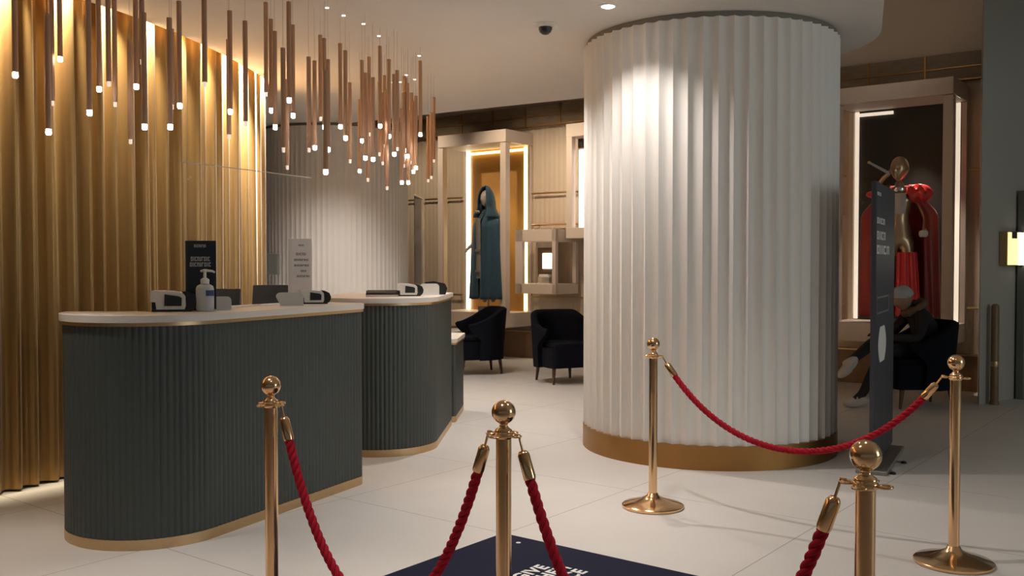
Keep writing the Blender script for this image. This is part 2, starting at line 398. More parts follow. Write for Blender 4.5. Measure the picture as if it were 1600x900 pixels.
def make_counter(label, c, ang, u0, u1, half, rad, top=TOP, name='reception_counter', group='reception counters'):
    t = thing(name, label, 'counter', c, ang, group); a = (u0, u1, -half, half, rad)
    MB().extrude(plain(*a, .002), 0, .052).build('plinth_band', 'brass_soft', t, ang=40)
    MB().extrude(ribbed(*a), .052, top - .052).build('fluted_body', 'counter', t, ang=60)
    MB().extrude(plain(*a, .012), top - .052, top - .034).build('brass_trim', 'brass_soft', t, ang=40)
    MB().extrude(plain(*a, .016), top - .034, top).build('worktop', 'white_stone', t, ang=40)
    return t
C1, A1 = Vector((-1.90, 5.06, 0)), atan2(.90, .435)
C2, A2 = Vector((-1.0, 7.31, 0)), atan2(1, .05)
def ledge(off, amp=0.0, pitch=.032, wid=.40, rr=.43, u1=1.36, rc=.09, a_end=116):
    # staffed counter: front line, then round the near end; returned along the inner edge
    P = [Vector((u1, -rr + wid, 0)), Vector((u1, -rr + rc, 0))]
    P += [Vector((u1 - rc + rc * cos(radians(a)), -rr + rc + rc * sin(radians(a)), 0)) for a in range(-5, -91, -5)]
    P += [Vector((rr * cos(radians(a)), rr * sin(radians(a)), 0)) for a in range(270, a_end - 1, -2)]
    Q, L = resample(P, pitch / 8 if amp else .02); n = len(Q); out = []; nr = round(L / pitch)
    for i in range(n):
        t = (Q[min(i + 1, n - 1)] - Q[max(i - 1, 0)]).normalized(); nn = Vector((-t.y, t.x, 0))
        q = Q[i] + nn * (off + amp * (abs(sin(pi * nr * i / n)) - 1)); out.append((q.x, q.y))
    ri = rr - wid
    out += [(ri * cos(radians(a)), ri * sin(radians(a))) for a in (a_end, 150, 200, 240, 270)]
    return out
t = thing('reception_counter', 'dark green-grey fluted counter with the broad round end, nearest the ropes', 'counter', C1, A1, 'reception counters')
MB().extrude(ledge(.002), 0, .052).build('plinth_band', 'brass_soft', t, ang=40)
MB().extrude(ledge(0, .006), .052, TOP - .052).build('fluted_body', 'counter', t, ang=60)
MB().extrude(ledge(.012), TOP - .052, TOP - .034).build('brass_trim', 'brass_soft', t, ang=40)
MB().extrude(ledge(.016), TOP - .034, TOP).build('worktop', 'white_stone', t, ang=40)
MB().extrude(plain(.04, 1.34, -.028, .40, (.02, .05, .05, .2), 0), .73, .76).build('staff_desk', 'white_stone', t, ang=40)
MB().extrude(plain(.08, 1.30, .30, .38, (.02, .02, .02, .02), 0), 0, .73).build('desk_support', 'counter', t, ang=40)
make_counter('dark fluted counter standing behind the first one, near the armchairs', C2, A2, -.43, 1.08, .43, (.428, .12, .12, .428))
make_counter('low dark desk end adjoining the rear fluted counter', C2 + Vector((.09, 1.44, 0)), A2, -.33, .42, .43, (.03, .05, .05, .03), top=.735, name='low_desk', group=None)
def on1(u, v, z=TOP):                        # a spot on the first counter, u along it, v across (positive = staff side)
    r = Matrix.Rotation(A1, 3, 'Z') @ Vector((u, v, 0)); return Vector((C1.x + r.x, C1.y + r.y, z))
def deskpt(px, d): return Vector((XA(px, d), d, TOP))
FACE = radians(12)
# receipt printers / ticket scanners
def make_scanner(label, loc, rz, s=1.0):
    t = thing('ticket_printer', label, 'printer', loc, rz, 'ticket printers on the counters')
    t.scale = (s, s, s)
    x0 = -.115
    # white shell: side profile in x-z pushed back along y
    MB().prism([(-.085, .012), (.055, .012), (.062, .03), (.060, .082), (.045, .098), (-.02, .108), (-.108, .110), (-.115, .104), (-.115, .052), (-.090, .050)], -.06, .07).build('white_shell', 'plastic_white', t)
    MB().prism([(-.045, .030), (.040, .030), (.042, .072), (.030, .080), (-.043, .092)], -.066, -.058).build('window', 'screen', t)
    MB().prism([(.056, .010), (.098, .010), (.112, .030), (.116, .055), (.104, .085), (.070, .102), (.040, .106), (.056, .09), (.066, .075), (.068, .035)], -.055, .072).build('black_rear', 'plastic_black', t, ang=50)
    MB().box((-.01, .0, .006), (.20, .12, .012), None, .003).build('foot', 'plastic_black', t)
    MB().box((-.10, .01, .031), (.022, .1, .038)).build('paper_slot', 'plastic_black', t)
    return t
sc0 = make_scanner('white and black ticket printer beside the gel bottle', deskpt(273, 5.08), FACE)
def place_sc(px, d, rz, s, label):
    r = dup(sc0, deskpt(px, d), rz, label); r.scale = (s, s, s)
place_sc(493, 6.02, radians(14), .80, 'white and black ticket printer under the pale notice')
place_sc(641, 7.42, radians(6), .88, 'white and black ticket printer on the rear counter')
# gel bottle
t = thing('hand_gel_bottle', 'clear pump bottle of hand gel in front of the navy sign', 'bottle', deskpt(320, 5.07), radians(5))
MB().lathe([(.040, 0), (.047, .006), (.047, .118), (.042, .134), (.024, .144), (.020, .146)], sx=1, sy=.72, seg=36).build('bottle_body', 'gel', t, ang=50)
MB().lathe([(.022, .146), (.023, .168), (.012, .176), (.008, .178), (.008, .206), (.012, .208), (.012, .216)], seg=24).build('pump', 'plastic_white', t, ang=40)
MB().tube([(-.022, 0, .212), (.0, 0, .216), (.04, -.004, .212), (.052, -.006, .206)], [.006, .008, .006, .005], 10).build('nozzle', 'plastic_white', t, ang=60)
def arcpatch(a0, a1, z0, z1, rx, ry):
    return MB().grid(lambda u, v: Vector((rx * cos(a0 + (a1 - a0) * u), ry * sin(a0 + (a1 - a0) * u), z0 + (z1 - z0) * v)), 12, 2)
arcpatch(radians(285), radians(352), .082, .112, .048, .0350).build('blue_label', 'label_blue', t)
arcpatch(radians(285), radians(352), .02, .080, .048, .0350).build('pale_label', 'label_lilac', t)
# card holders
def make_holder(label, loc, rz, w, h):
    t = thing('leaflet_holder', label, 'holder', loc, rz, 'white leaflet holders')
    r = h * .32
    out = [(-w / 2, .004), (w / 2, .004), (w / 2, h - r)] + [(w / 2 - r + r * cos(a), h - r + r * sin(a)) for a in [radians(x) for x in range(10, 91, 10)]] + [(-w / 2 + r * cos(a), h - r + r * sin(a)) for a in [radians(x) for x in range(90, 181, 10)]]
    MB().prism(out, -.004, .004).build('panel', 'frosted', t)
    MB().box((0, .01, .003), (w, .06, .006)).build('foot', 'frosted', t)
    return t
make_holder('small white rounded holder just beside the gel bottle', deskpt(347, 5.20), radians(8), .095, .074)
make_holder('white rounded holder in front of the black terminal', deskpt(456, 5.72), radians(10), .135, .080)
make_holder('white rounded holder at the end of the rear counter', deskpt(674, 7.62), radians(10), .125, .092)
t = thing('black_phone_base', 'small black device behind the white holder on the rear counter', 'device', deskpt(681, 7.78), radians(10))
MB().prism([(-.09, 0), (.075, 0), (.09, .05), (.07, .09), (-.02, .108), (-.09, .10)], -.03, .05).build('housing', 'plastic_black', t)
MB().box((.0, -.034, .06), (.09, .008, .03)).build('display', 'screen', t)
# black terminals (low tilted screens)
def make_terminal(label, loc, rz, w, h, tilt, group='black counter terminals'):
    t = thing('counter_terminal', label, 'terminal', loc, rz, group)
    rt = Matrix.Rotation(tilt, 3, 'X')
    MB().box((0, 0, .008), (w * .95, .14, .016), None, .004).build('base', 'plastic_black', t)
    MB().box(rt @ Vector((0, 0, h / 2)) + Vector((0, .0, .014)), (w, .016, h), rt, .004).build('screen_housing', 'plastic_black', t)
    MB().box(rt @ Vector((0, -.010, h / 2)) + Vector((0, .0, .014)), (w * .92, .004, h * .88), rt).build('display', 'screen', t)
    MB().box((0, -.072, .008), (w * .93, .004, .008)).build('silver_edge', 'chrome', t)
    return t
def make_monitor(label, px, d, ytop, w):
    t = thing('monitor', label, 'monitor', Vector((XA(px, d), d, .76)), A1 - radians(62), 'monitors behind the first counter'); zt = ZA(ytop, d) - .76; h = .24; rt = Matrix.Rotation(radians(-14), 3, 'X')
    MB().box((0, .03, .008), (.20, .16, .016), None, .005).build('foot', 'plastic_black', t)
    MB().tube([(0, .05, .012), (0, .04, zt - .12)], .016, 12).build('neck', 'plastic_black', t)
    MB().box(Vector((0, 0, zt - .115)), (w, .022, h), rt, .005).build('housing', 'plastic_black', t)
    MB().box(Vector((0, 0, zt - .115)) + rt @ Vector((0, .013, 0)), (w * .94, .003, h * .9), rt).build('display', 'screen', t)
make_monitor('wide black monitor behind the perspex of the first counter, near the pale notice', 428, 6.02, 446, .27)
make_monitor('black monitor behind the first counter, beside the navy sign', 350, 5.62, 452, .18)
make_terminal('flat black laptop lying on the rear counter', deskpt(598, 7.36), radians(4), .26, .05, radians(-62))
# signs on the first counter
def bar_text(mb, x0, x1, z0, z1, y, n):      # blurred illegible print: a run of narrow letter-like strokes
    w = (x1 - x0) / n
    for k in range(n):
        a = x0 + k * w
        mb.box((a + w * .16, y, (z0 + z1) / 2), (w * .26, .001, z1 - z0))
        if k % 3 != 1: mb.box((a + w * .5, y, z1 - (z1 - z0) * .12), (w * .6, .001, (z1 - z0) * .24))
        if k % 2 == 0: mb.box((a + w * .5, y, z0 + (z1 - z0) * .12), (w * .6, .001, (z1 - z0) * .24))
        if k % 3 != 2: mb.box((a + w * .68, y, (z0 + z1) / 2), (w * .24, .001, z1 - z0))
dS = 5.19
t = thing('counter_sign', 'upright navy sign board with grey print behind the gel bottle', 'sign', deskpt(314, dS), radians(4))
hh = ZA(376, dS) - TOP; w = 47 / F * dS
MB().box((0, 0, hh / 2), (w, .012, hh), None, .002).build('board', 'navy_board', t)
zz = lambda py: ZA(py, dS) - TOP
mb = MB(); bar_text(mb, -.034, .030, zz(386.5), zz(382), -.0065, 8); mb.build('logo_print', 'board_print', t)
mb = MB(); bar_text(mb, -.052, .052, zz(408), zz(401), -.0065, 9); mb.build('heading_print', 'board_print', t)
mb = MB(); bar_text(mb, -.057, .057, zz(416.5), zz(410), -.0065, 9); mb.build('heading_print', 'board_print', t)
MB().box((0, .03, .005), (w * .9, .08, .01)).build('foot', 'plastic_black', t)
dP = 5.98
t = thing('counter_notice', 'pale upright notice with five faint printed lines on the first counter', 'sign', deskpt(469, dP), radians(6))
hh = ZA(373, dP) - TOP; w = 37 / F * dP; zz = lambda py: ZA(py, dP) - TOP
MB().box((0, 0, hh / 2), (w, .010, hh), None, .002).build('sheet', 'paper', t)
k = dP / F; X = lambda px: (px - 469) * k
for nm, rows, m in (('logo_print', [(467, 475, 382, 384.5, 4)], 'ink'), ('rose_print', [(463, 478.5, 395, 399, 5)], 'ink_red'), ('grey_print', [(460, 482.5, 404.5, 407.5, 9), (460, 483.5, 413.2, 416.2, 9), (464, 484, 430, 433, 8)], 'ink'), ('violet_print', [(470, 479, 422, 425, 4)], 'ink_blue')):
    for a, b, y0, y1, n in rows:
        mb = MB(); bar_text(mb, X(a), X(b), zz(y1), zz(y0), -.0056, n); mb.build(nm, m, t)
MB().box((0, .025, .004), (w * .8, .07, .008)).build('foot', 'frosted', t)
# perspex sneeze screens
def make_screen(label, p, q, ztop):
    d = (q - p); L = d.length; t = thing('perspex_screen', label, 'screen', (p + q) / 2, atan2(d.y, d.x), 'perspex screens on the counters'); h = ztop - TOP
    MB().box((0, 0, h / 2 + .003), (L, .006, h - .006)).build('pane', 'perspex', t)
    MB().box((0, 0, h), (L, .007, .004)).build('top_edge', 'perspex_edge', t)
    MB().box((0, 0, .006), (L, .02, .012), None, .002).build('base_rail', 'chrome', t)
    return t
p, q = deskpt(284, 5.145), deskpt(486, 6.146)
make_screen('clear perspex screen standing on the first counter', p, q, ZA(252, 5.145))
make_screen('clear perspex screen standing on the rear counter', Vector((XA(648, 7.75), 7.75, TOP)), Vector((XA(663, 8.34), 8.34, TOP)), ZA(304, 7.75))
# grey panel on rear column
pc = c2 + Vector((sin(-.28), -cos(-.28), 0)) * (COLR + .012)
t = thing('wall_panel', 'small grey panel on the rear fluted column', 'panel', A(429, 428, pc.y + .02) , radians(-12))
MB().box((0, -.02, .12), (.13, .05, .25), None, .006).build('panel_body', 'grey_panel', t)
MB().box((0, -.046, .13), (.10, .004, .18)).build('panel_face', 'grey_panel', t)
# ------------------------------------------------------------------ rod pendants
PEND = [  # photo column, rod top (None: above the frame), tip, lit
 (24, None, 120, 1), (76, 22, 209, 1), (82, None, 164, 0), (94, None, 95, 1), (140, None, 179, 1), (155, None, 142, 1), (170, None, 134, 0),
 (180, None, 166, 0), (204, 63, 224, 0), (213, None, 138, 1), (222, None, 100, 0), (226, 20, 201, 1), (266, 28, 201, 1), (269, 45, 170, 0), (281, 2, 168, 1),
 (320, None, 135, 0), (360, 17, 177, 1), (358, 62, 216, 0), (384, 33, 196, 0), (416, 4, 150, 0), (424, 30, 175, 1), (430, 49, 201, 1),
 (443, 75, 237, 0), (452, 3, 159, 1), (458, 39, 183, 1), (449, 124, 264, 0), (483, 89, 237, 0), (492, 95, 233, 1), (501, 55, 188, 0), (507, 60, 201, 1),
 (513, 93, 236, 1), (509, 110, 271, 1), (532, 68, 200, 1), (540, 79, 218, 1), (547, 129, 254, 0), (562, 155, 269, 1), (566, 94, 222, 1), (571, 114, 249, 1),
 (577, 89, 212, 0), (583, 121, 251, 1), (575, 160, 283, 0), (594, 72, 199, 1), (608, 93, 215, 1), (601, 118, 230, 0), (593, 128, 243, 0), (598, 145, 257, 0),
 (605, 170, 296, 0), (616, 116, 243, 1), (621, 110, 235, 0), (604, 140, 258, 0), (632, 119, 231, 1), (634, 122, 237, 1), (637, 130, 246, 1), (631, 145, 261, 0), (628, 170, 287, 1),
 (638, 172, 287, 1), (643, 145, 256, 0), (650, 150, 264, 1), (646, 158, 270, 1), (657, 95, 212, 1), (678, 152, 253, 0), (674, 176, 279, 0), (669, 182, 284, 0)]
PEND.sort()
ONES = ['', 'first', 'second', 'third', 'fourth', 'fifth', 'sixth', 'seventh', 'eighth', 'ninth', 'tenth', 'eleventh', 'twelfth', 'thirteenth', 'fourteenth', 'fifteenth', 'sixteenth', 'seventeenth', 'eighteenth', 'nineteenth']
TENS = {2: ('twentieth', 'twenty'), 3: ('thirtieth', 'thirty'), 4: ('fortieth', 'forty'), 5: ('fiftieth', 'fifty'), 6: ('sixtieth', 'sixty')}
def ordinal(n):
    if n < 20: return ONES[n]
    t, o = divmod(n, 10); return TENS[t][0] if o == 0 else TENS[t][1] + '-' + ONES[o]
first = None; cnt = {0: 0, 1: 0}
for i, (px, ty, by, lit) in enumerate(PEND):
    if ty is None: d = 5.0 + (.35 * sin(px * 7.3)) + px / 900
    else: d = min(.585 * F / (by - ty), (CEIL - .03 - EYE) * F / (HOR - ty))
    if px < 400: d = min(d, 6.0 if px > 300 else 5.6)
    tip = A(px, by, d); ztop = A(px, ty, d).z if ty is not None else min(CEIL - .06, tip.z + .60)
    L = ztop - tip.z; cnt[lit] += 1
    kind = 'lit' if lit else 'unlit'
    lab = ('slim brown rod pendant with a glowing white tip, ' if lit else 'slim brown rod pendant with a faint tip, ') + f'{ordinal(cnt[lit])} {kind} one from the curtain end'
    t = thing('rod_pendant', lab, 'pendant light', tip, 0, 'rod pendants with glowing tips' if lit else 'rod pendants with faint tips')
    q = 1 if lit else .72
    MB().lathe([(.014, .022), (.014, L)], seg=12).build('rod', 'rod', t, ang=40)
    MB().lathe([(.009 * q, -.006 * q), (.013 * q, -.001), (.013 * q, .020), (.011, .022)], seg=12).build('tip', 'bulb' if lit else 'bulb_dim', t, ang=50)
    MB().tube([(0, 0, L), (0, 0, CEIL - tip.z)], .0008, 5).build('wire', 'wire', t)
k = 0
for px, py in ((511, 12), (537, 24), (568, 37), (592, 56), (614, 129), (625, 128), (648, 124), (635, 117), (655, 87)):
    k += 1; p = G(px, py, CEIL)
    tag(MB().lathe([(.012, -.004), (.012, .0)], p, 12).build('ceiling_spotlight', 'star'), f'tiny pinpoint light in the ceiling, {ordinal(k)} of the scatter above the rods', 'ceiling light', 'pinpoint ceiling lights')
# downlight and camera dome in the ceiling
p = G(950, 9, CEIL); DL = p
t = thing('downlight', 'round recessed downlight glowing white beside the big column', 'ceiling light', p)
MB().lathe([(.05, -.006), (.062, -.004), (.064, 0)], seg=32).build('trim_ring', 'plastic_white', t, ang=40)
MB().lathe([(.001, -.014), (.030, -.012), (.042, -.007)], seg=28).build('lens', 'downlight', t, ang=60)
p = G(852, 38, CEIL)
t = thing('dome_camera', 'black dome security camera on a white ceiling plate', 'camera', p)
MB().lathe([(.055, -.022), (.088, -.014), (.092, 0)], seg=32).build('mounting_plate', 'plastic_white', t, ang=50)
MB().lathe([(.001, -.075), (.022, -.070), (.040, -.055), (.048, -.035), (.048, -.021)], seg=28).build('dome', 'plastic_black', t, ang=60)
# ------------------------------------------------------------------ stanchions and ropes
def make_stanchion(label, loc, rz):
    t = thing('rope_stanchion', label, 'stanchion', loc, rz, 'polished brass rope stanchions')
    MB().lathe([(.172, 0), (.176, .004), (.176, .014), (.168, .020), (.11, .034), (.062, .052), (.036, .066), (.028, .082), (.024, .084)], seg=56).build('base_plate', 'brass', t, ang=50)
    MB().lathe([(.024, .07), (.024, .862)], seg=32).build('pole', 'brass', t, ang=40)
    mb = MB(); mb.lathe([(.0245, .856), (.030, .862), (.030, .872), (.0245, .878)], seg=28)
    for a in range(4):
        an = pi / 2 * a + pi / 4; mb.torus((.046 * cos(an), .046 * sin(an), .868), .016, .0035, seg=18)
    mb.build('ring_collar', 'brass', t, ang=50)
    prof = [(.024, .872), (.028, .876), (.026, .884), (.015, .892), (.012, .898), (.014, .903)]
    for k in range(19):
        a = -70 + 160 * k / 18; prof.append((.0375 * cos(radians(a)) + .0, .9385 + .0375 * sin(radians(a))))
    MB().lathe(prof, seg=36).build('ball_finial', 'brass', t, ang=60)
    return t
SP = {'A': G(1020, 792), 'C': G(1490, 880), 'L': None, 'B': None, 'R': None}
for nme, px, py in (('L', 423, 587), ('B', 787, 625), ('R', 1353, 687)):
    r = ray(px, py); tt = (.976 - EYE) / r.z; SP[nme] = Vector((r.x * tt, r.y * tt, 0))
labs = {'A': 'brass stanchion standing in front of the big fluted column', 'C': 'brass stanchion in the dim corner near the seated person', 'L': 'brass stanchion in front of the near reception counter',
        'B': 'brass stanchion at the corner of the navy floor mat, holding two ropes', 'R': 'closest brass stanchion, its ball overlapping the foot of the tall totem'}
pairs = [('A', 'C', .44, 'thick red twisted rope hanging in front of the big column'), ('L', 'B', .665, 'red twisted rope sloping down from the stanchion by the near counter'), ('B', 'R', .66, 'red twisted rope between the mat stanchion and the closest one')]
ang = {n: radians(a) for n, a in (('A', -39), ('C', 141), ('L', -36), ('B', -36), ('R', 143))}
st0 = None
for nme in 'ACLBR':
    rz = ang[nme] - pi / 4
    if st0 is None: st0 = make_stanchion(labs[nme], SP[nme], rz)
    else: dup(st0, SP[nme], rz, labs[nme])
def make_rope(a, b, sag, label):
    p, q = SP[a].copy(), SP[b].copy(); u = (q - p).normalized(); zc = .868
    p += u * .060 + Vector((0, 0, zc)); q += -u * .060 + Vector((0, 0, zc)); side = Vector((-u.y, u.x, 0))
    t = thing('red_rope', label, 'rope', ((p.x + q.x) / 2, (p.y + q.y) / 2, 0), 0, 'red barrier ropes'); org = t.location
    K = 260; c = []
    al = 1.6
    for k in range(K + 1):
        x = 2 * k / K - 1; sh = (math.cosh(al * x) - 1) / (math.cosh(al) - 1)
        c.append(p.lerp(q, k / K) + Vector((0, 0, -sag * (1 - sh))) - org)
    c, L = resample(c, .006); K = len(c) - 1
    cut = int(.115 / L * K)
    def frame(i):
        tg = (c[min(i + 1, K)] - c[max(i - 1, 0)]).normalized(); up = side.cross(tg).normalized() * -1; return tg, up
    mb = MB()
    for s in range(3):
        pts = []
        for i in range(cut, K - cut + 1):
            tg, up = frame(i); a = 2 * pi * (i * L / K / .085 + s / 3); pts.append(c[i] + (side * cos(a) + up * sin(a)) * .0085)
        mb.tube(pts, .0092, 8)
    mb.build('twisted_cord', 'rope', t, ang=70)
    for i0, i1, j in ((0, cut + 3, 1), (K, K - cut - 3, -1)):
        e0 = c[i0 + j * int(cut * .42)]; e1 = c[i1]; dv = (e1 - e0)
        MB().tube([e0, e0 + dv * .03, e0 + dv * .15, e0 + dv * .92, e1], [.006, .013, .0185, .0195, .018], 20).build('end_cap', 'brass', t, ang=50)
        hk = MB(); rr = Matrix.Rotation(atan2(u.y, u.x), 3, 'Z')
        top = c[i0]
        hk.tube([e0 + dv * .05, e0, top.lerp(e0, .55) + Vector((0, 0, .0)), top.lerp(e0, .25), top + Vector((0, 0, .006)), top - j * u * .012 + Vector((0, 0, .006)), top - j * u * .016 + Vector((0, 0, -.006))], .0038, 8)
        hk.build('hook', 'brass', t, ang=60)
for a in pairs: make_rope(*a)
# ------------------------------------------------------------------ floor mat with lettering
corner = G(786, 834); MA = atan2(.79, .613)
t = thing('floor_mat', 'navy blue printed floor mat with white lettering under the ropes', 'mat', corner)
da, db = Vector((-cos(MA), -sin(MA), 0)), Vector((sin(MA), -cos(MA), 0))
P = [corner * 0, da * 1.6, da * 1.6 + db * 2.2, db * 2.2]
MB().extrude([(v.x, v.y) for v in P], .0005, .004).build('vinyl_sheet', 'mat_navy', t)
up = Vector((-sin(MA), cos(MA), 0)); size = .094
for row, (word, px, py) in enumerate((('GIVE', 850, 884.5), ('THEM', 889, 883.0), ('SPACE', 914, 893))):
    e = G(px, py, .004) - corner
    if row == 1: e = (G(850, 884.5, .004) - corner) - up * .086 + Vector((cos(MA), sin(MA), 0)) * .055
    if row == 2: e = (G(850, 884.5, .004) - corner) - up * .172 + Vector((cos(MA), sin(MA), 0)) * .055
    mx = Matrix.Translation(e + Vector((0, 0, .0008)) - up * .032) @ Matrix.Rotation(MA, 4, 'Z')
    text('lettering', word, size, 'print_white', t, mx, 'RIGHT', .0004, bold=.0032, spacing=1.12)
MB().lathe([(.012, .0), (.012, .0012)], G(810, 848, .004) - corner, 12).build('stud', 'print_white', t)
# ------------------------------------------------------------------ vitrines on the display wall
def vitrine(label, px_right, width, depth, z0, z1, back, led_l, led_r, base=.21, top=.18, name='display_case', group='tall glazed display cases', post=.10, rear=.055):
    sr = wall_s(px_right); t = thing(name, label, 'display case', WP(sr, 0, z0), WANG, group); h = z1 - z0
    MB().box((-width / 2, -depth / 2, base / 2), (width, depth, base), None, .006).build('base', 'case_white', t)
    MB().box((-width / 2, -depth / 2, h - top / 2), (width, depth, top), None, .006).build('canopy', 'case_white', t)
    for x, y, p in ((-post / 2, -depth + post / 2, post), (-width + post / 2, -depth + post / 2, post), (-rear / 2, -rear / 2 - .01, rear), (-width + rear / 2, -rear / 2 - .01, rear)):
        MB().box((x, y, h / 2), (p, p, h - base - top + .01)).build('post', 'case_white', t)
    hb = h - base - top; zc = base + hb / 2
    if back: MB().box((-width / 2, -.03, zc), (width - 2 * rear, .02, hb)).build('back_panel', back, t)
    for x, m in ((-width + rear + .035, led_l), (-rear - .035, led_r)):
        if m: MB().box((x, -.055, zc), (.06 if back == 'gold_back' else .042, .03, hb - .02)).build('light_strip', m, t)
    MB().box((-width / 2, -depth + .012, zc), (width - 2 * post, .008, hb)).build('front_glass', 'glass', t)
    MB().box((-.012, -depth / 2, zc), (.008, depth - post - rear, hb)).build('side_glass', 'clear_pane', t)
    MB().box((-width + .012, -depth / 2, zc), (.008, depth - post - rear, hb)).build('side_glass', 'clear_pane', t)
    if led_r == 'led_warm' or back == 'black_back':
        lw = (width - 2 * rear - .1) * (1 if back == 'gold_back' else .36)
        MB().box((-width + rear + .06 + lw / 2, -.07, h - top - .05), (lw, .03, .035)).build('top_light', 'led_warm' if back == 'gold_back' else 'led_pale', t)
    return t
vitrine('tall lit display case holding the teal hooded cloak', 833, 1.30, .66, .47, 3.31, 'gold_back', 'led_white', 'led_warm')
vitrine('tall dark-backed display case holding the red cape', 1510, 1.28, .66, .53, 3.35, 'black_back', 'led_pale', 'led_pale')
sC = wall_s(884, .45) + 1.3
tC = thing('display_case', 'high hung display case half hidden behind the big column', 'display case', WP(sC, 0, 1.74), WANG, 'tall glazed display cases')
h = 3.32 - 1.74
MB().box((-.65, -.225, .075), (1.3, .45, .15), None, .006).build('base', 'case_white', tC)
MB().box((-.65, -.225, h - .09), (1.3, .45, .18), None, .006).build('canopy', 'case_white', tC)
for x, y in ((-.05, -.40), (-1.25, -.40), (-.03, -.03), (-1.27, -.03)): MB().box((x, y, h / 2), (.09, .09, h - .3)).build('post', 'case_white', tC)
MB().box((-1.15, -.28, .15 + (h - .5) / 2), (.07, .04, h - .5)).build('light_strip', 'led_cool', tC)
MB().box((-1.16, -.28, h - .26), (.07, .05, .13)).build('lamp_socket', 'plastic_black', tC)
MB().box((-.65, -.44, h / 2), (1.14, .008, h - .33)).build('front_glass', 'glass', tC)
MB().box((-.65, -.06, h / 2), (1.14, .02, h - .33)).build('back_panel', 'wall_cream', tC)
# small open-fronted case
sS = wall_s(868, .66); sL = wall_s(805, .66); wS = sS - sL; zS0, zS1 = ZA(460, 13.2), ZA(357.5, 13.2); hS = zS1 - zS0
t = thing('small_display_case', 'small square white display case with a lit screen, beside the teal cloak', 'display case', WP(sS, .10, zS0), WANG)
D = .56; pw = .125
for x, wq in ((-.03, .06), (-wS + pw / 2, pw)): MB().box((x, -D + .03, hS / 2), (wq, .06, hS)).build('front_post', 'case_white', t)
MB().box((-wS / 2, -D / 2, hS - .085), (wS, D, .17), None, .004).build('canopy', 'case_white', t)
MB().box((-wS / 2, -D / 2, .07), (wS, D, .14), None, .004).build('base', 'case_white', t)
MB().box((-.03, -.03, hS / 2), (.06, .06, hS - .3)).build('rear_post', 'case_white', t)
MB().box((-wS + .03, -.03, hS / 2), (.06, .06, hS - .3)).build('rear_post', 'case_white', t)
MB().box((-wS / 2, -D + .02, hS / 2), (wS - 2 * pw, .006, hS - .3)).build('front_glass', 'glass', t)
MB().box((-.47, -.14, hS / 2), (.26, .02, hS - .31)).build('back_panel', 'plinth', t)
MB().box((-.47, -.16, hS - .21), (.26, .02, .08)).build('steel_header', 'silver', t)
MB().box((-.43, -.16, hS / 2 + .01), (.15, .02, .22)).build('lit_screen', 'led_cool', t)
xx = WP(sS - .40, .10 + .24, zS0 + .142)
e = thing('silver_casket', 'small silver casket exhibit inside the small display case', 'exhibit', xx, WANG)
MB().box((0, 0, .045), (.20, .12, .09), None, .008).build('box', 'silver', e)
MB().prism([(-.09, .092), (.09, .092), (.075, .13), (-.075, .13)], -.05, .05).build('lid', 'plastic_white', e)
# brass rails and their brackets along the display wall
sA, sB = wall_s(833), wall_s(1510)
for zr, lab, segs in ((2.42, 'upper thin brass rail along the display wall', ((-4.5, sA - 1.33), (sA + .03, sC - 1.33), (sC + .03, sB - 1.31), (sB + .03, 5.4))),
                (1.96, 'middle thin brass rail along the display wall', ((sA + .03, sC - 1.33), (sC + .03, sB - 1.31))),
                (.905, 'lower thin brass rail along the display wall', ((-4.5, sA - 1.33), (sA + .03, sB - 1.31), (sB + .03, 5.4)))):
    t = thing('brass_rail', lab, 'rail', WP(0, .07, zr), WANG)
    for a, b in segs:
        MB().tube([(a, 0, 0), (b, 0, 0)], .014, 8).build('bar', 'brass_soft', t, ang=40)
        for x in (a + .08, b - .08): MB().tube([(x, .0, 0), (x, .075, 0)], .01, 8).build('bracket', 'brass_soft', t)
# slim wall notice near the rear column
sN = wall_s(652, .05)
t = thing('wall_notice', 'narrow white notice with a brown block on the display wall beside the rear column', 'sign', WP(sN, .02, ZA(425, 15.5)), WANG)
hN = ZA(360, 15.5) - ZA(425, 15.5)
MB().box((0, 0, hN / 2), (.11, .03, hN)).build('board', 'paper', t)
MB().box((0, -.017, hN * .48), (.10, .004, .22)).build('brown_block', 'plinth', t)
# ------------------------------------------------------------------ cloaked mannequins
def solid(o, th):
    m = o.modifiers.new('thick', 'SOLIDIFY'); m.thickness = th; m.offset = -1; return o
def sm(a, b, x): x = min(1, max(0, (x - a) / (b - a))); return x * x * (3 - 2 * x)
